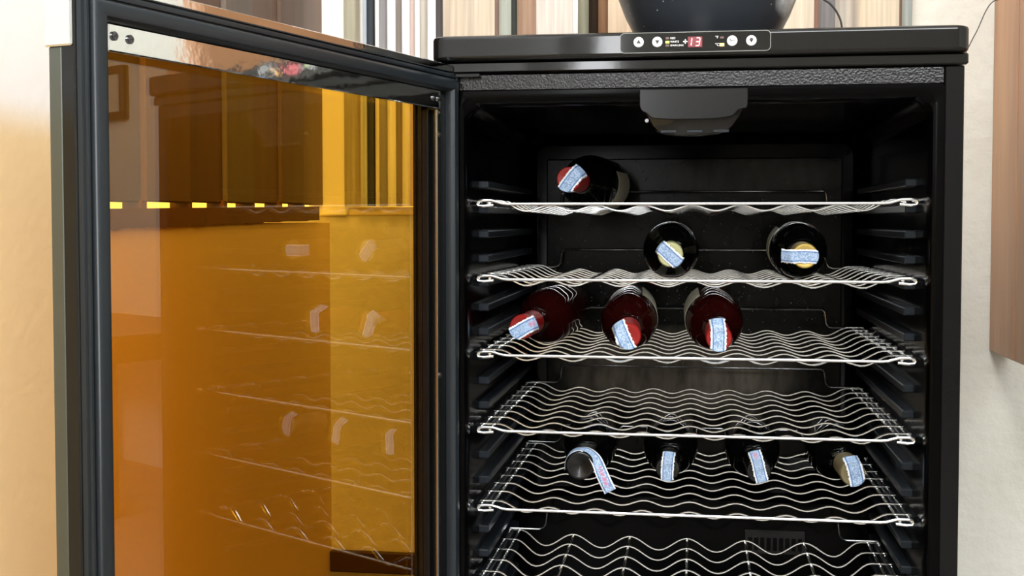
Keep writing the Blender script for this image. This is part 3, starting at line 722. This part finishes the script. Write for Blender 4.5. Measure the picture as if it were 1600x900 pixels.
bottle((-0.155, 0.085, AX(0)+0.001), -0.137, 'dark_glass', 'capsule_red', ribbon_face(R_(52), 0.026, 0.019, 0.0195, 0.5, 0.1, -0.004, 1), 'dark bottle with red capsule lying alone on the topmost shelf', 'bottles in the wine cooler', 0.0, (-75, 25, 0.17, 0.275))
bottle((-0.0262, 0.085, AX(1)-0.003), -0.0285, 'dark_glass', 'capsule_cream', ribbon_face(R_(-40), 0.021, 0.022, 0.0180, 0.3, 0.4, -0.001, 2), 'dark bottle with olive cream capsule on the second shelf, left one of two', 'bottles in the wine cooler', 0.003)
bottle((0.1392, 0.085, AX(1)-0.004), 0.145, 'dark_glass', 'capsule_gold', ribbon_face(R_(178), 0.031, 0.019, 0.0170, 1.0, 0.2, 0.001, 3), 'dark bottle with gold capsule on the second shelf, right one of two', 'bottles in the wine cooler', 0.004, (130, 215, 0.165, 0.27))
bottle((-0.215, 0.080, AX(2)-0.004), -0.196, 'rose_glass', 'capsule_red', ribbon_face(R_(28), 0.024, 0.022, 0.0190, 0.5, 0.3, -0.003, 4, True), 'rose wine bottle with red capsule at the left end of the third shelf', 'bottles in the wine cooler', 0.004)
bottle((-0.0765, 0.040, AX(2)-0.010), -0.0855, 'rose_glass', 'capsule_red', ribbon_face(R_(115), 0.026, 0.022, 0.0195, 0.5, 0.2, 0.006, 5), 'rose wine bottle with red capsule in the middle of the third shelf', 'bottles in the wine cooler', 0.009, (-60, 62, 0.165, 0.27))
bottle((0.0340, 0.040, AX(2)-0.011), 0.030, 'rose_glass', 'capsule_red', ribbon_face(R_(92), 0.032, 0.020, 0.0190, 0.45, 0.1, 0.001, 6), 'rose wine bottle with red capsule at the right end of the third shelf', 'bottles in the wine cooler', 0.010, (120, 230, 0.165, 0.27))
dang = [((-0.0205, 0.016, -0.0080), (0, 1, 0)), ((-0.0190, 0.013, 0.0060), (0, 1, 0.1)), ((-0.0115, 0.011, 0.0165), (0, 1, 0.1)), ((0.0, 0.010, 0.0206), (0, 1, 0.1)), ((0.0115, 0.008, 0.0175), (0.25, 0.9, 0.4)), ((0.0215, 0.004, 0.0075), (0.6, 0.5, 0.5)), ((0.0285, -0.001, -0.0070), (0.85, 0.2, 0.45)), ((0.0350, -0.005, -0.0200), (0.88, 0.0, 0.48)), ((0.0410, -0.007, -0.0310), (0.88, 0, 0.48))]
bottle((-0.1440, 0.125, AX(4)-0.001), -0.143, 'dark_glass', 'wide_black', ribbon_path(dang, 0.0165), 'black capped bottle on the fifth shelf, its blue strip dangling loose', 'bottles in the wine cooler')
bottle((-0.0290, 0.125, AX(4)-0.001), -0.028, 'dark_glass', 'capsule_black', ribbon_face(R_(86), 0.026, 0.018, 0.0165, 0.5, 0.2, 0.0, 8), 'black bottle with upright blue strip on the fifth shelf, second from left', 'bottles in the wine cooler')
bottle((0.0875, 0.125, AX(4)-0.001), 0.0865, 'dark_glass', 'capsule_black', ribbon_face(R_(106), 0.030, 0.015, 0.0165, 0.7, 0.2, -0.001, 9, True), 'black bottle with crumpled blue strip on the fifth shelf, third from left', 'bottles in the wine cooler')
bottle((0.2050, 0.125, AX(4)-0.001), 0.1995, 'dark_glass', 'capsule_olive', ribbon_face(R_(104), 0.027, 0.018, 0.0200, 0.5, 0.2, -0.003, 10), 'dark bottle with dull olive capsule at the right end of the fifth shelf', 'bottles in the wine cooler')

# ------------------------------------------------------------------ pot and cables on the cover
def pot_mat():
    m, nt, b = nodes('worn_black_pot'); b.inputs['Roughness'].default_value = 0.3
    tc = N(nt, 'ShaderNodeTexCoord')
    no = N(nt, 'ShaderNodeTexNoise'); no.inputs['Scale'].default_value = 22; no.inputs['Detail'].default_value = 8; no.inputs['Roughness'].default_value = 0.7
    vo = N(nt, 'ShaderNodeTexVoronoi'); vo.inputs['Scale'].default_value = 95
    nt.links.new(tc.outputs['Object'], no.inputs['Vector']); nt.links.new(tc.outputs['Object'], vo.inputs['Vector'])
    # lime stain of its own shape on the right shoulder
    ds = N(nt, 'ShaderNodeVectorMath', operation='DISTANCE'); ds.inputs[1].default_value = (0.097, -0.045, 0.080); nt.links.new(tc.outputs['Object'], ds.inputs[0])
    mr = N(nt, 'ShaderNodeMapRange'); mr.inputs[1].default_value = 0.042; mr.inputs[2].default_value = 0.020; nt.links.new(ds.outputs['Value'], mr.inputs[0])
    ml = N(nt, 'ShaderNodeMath', operation='MULTIPLY'); nt.links.new(mr.outputs[0], ml.inputs[0]); nt.links.new(no.outputs[0], ml.inputs[1])
    c1 = N(nt, 'ShaderNodeValToRGB'); c1.color_ramp.elements[0].position = 0.18; c1.color_ramp.elements[1].position = 0.62
    c1.color_ramp.elements[0].color = (0.026, 0.030, 0.036, 1); c1.color_ramp.elements[1].color = (0.60, 0.63, 0.66, 1); nt.links.new(ml.outputs[0], c1.inputs[0])
    sp = N(nt, 'ShaderNodeMath', operation='LESS_THAN'); sp.inputs[1].default_value = 0.09; nt.links.new(vo.outputs['Distance'], sp.inputs[0])
    gt = N(nt, 'ShaderNodeMath', operation='GREATER_THAN'); gt.inputs[1].default_value = 0.52; nt.links.new(no.outputs[0], gt.inputs[0])
    s2 = N(nt, 'ShaderNodeMath', operation='MULTIPLY'); nt.links.new(sp.outputs[0], s2.inputs[0]); nt.links.new(gt.outputs[0], s2.inputs[1])
    mx = N(nt, 'ShaderNodeMix', data_type='RGBA'); nt.links.new(s2.outputs[0], mx.inputs[0]); nt.links.new(c1.outputs[0], mx.inputs[6]); mx.inputs[7].default_value = (0.4, 0.42, 0.44, 1)
    nt.links.new(mx.outputs[2], b.inputs['Base Color'])
    return m
pot = empty('round_pot', (0.0190, 0.20, ZO+0.1936))
tag(pot, 'round black pot with white stains standing on top of the cooler', 'pot')
pm = pot_mat()
link('bowl', MB().lathez([(0.0, 0.0), (0.060, 0.0), (0.070, 0.004), (0.083, 0.018), (0.0985, 0.038), (0.108, 0.056), (0.1185, 0.083), (0.1255, 0.112), (0.127, 0.145), (0.122, 0.175), (0.110, 0.200), (0.094, 0.216), (0.090, 0.213), (0.105, 0.195), (0.116, 0.172), (0.121, 0.145), (0.115, 0.10), (0.08, 0.03), (0.0, 0.012)], 72).mesh('bowl', pm), pot)
link('rim', MB().lathez([(0.088, 0.216), (0.093, 0.221), (0.099, 0.221), (0.102, 0.216), (0.099, 0.211), (0.092, 0.211), (0.088, 0.216)], 72).mesh('rim', pm), pot)
def smooth_path(P, k=6):
    out = []
    for i in range(len(P)-1):
        a = Vector(P[max(i-1, 0)]); b = Vector(P[i]); c = Vector(P[i+1]); d = Vector(P[min(i+2, len(P)-1)])
        for q in range(k):
            t = q/k; out.append(0.5*((2*b)+(c-a)*t+(2*a-5*b+4*c-d)*t*t+(3*b-a-3*c+d)*t**3))
    out.append(Vector(P[-1])); return out
def cable(P, r, label):
    o = link('cable', MB().tube(smooth_path(P), r, 8).mesh('cable', M['cable'], up_))
    tag(o, label, 'cable'); return o
cable([(0.120, 0.44, 1.20), (0.125, 0.42, 0.80), (0.140, 0.405, 0.45), (0.165, 0.40, 0.345), (0.1872, 0.40, 0.3092), (0.1992, 0.40, 0.2995), (0.2104, 0.40, 0.2852), (0.217, 0.40, 0.2663), (0.219, 0.40, 0.230), (0.219, 0.42, 0.1955), (0.20, 0.50, 0.1950)], 0.0015, 'thin dark cable curving in front of the curtain, right of the round pot')
cable([(0.300, 0.60, -0.10), (0.330, 0.58, 0.10), (0.372, 0.50, 0.175), (0.388, 0.46, 0.198), (0.400, 0.45, 0.222), (0.4124, 0.45, 0.2487), (0.4204, 0.45, 0.2646), (0.431, 0.45, 0.2899), (0.4408, 0.45, 0.3038), (0.455, 0.45, 0.308), (0.490, 0.45, 0.312)], 0.0008, 'thin dark cord running up from the cover corner to the wooden shutter')
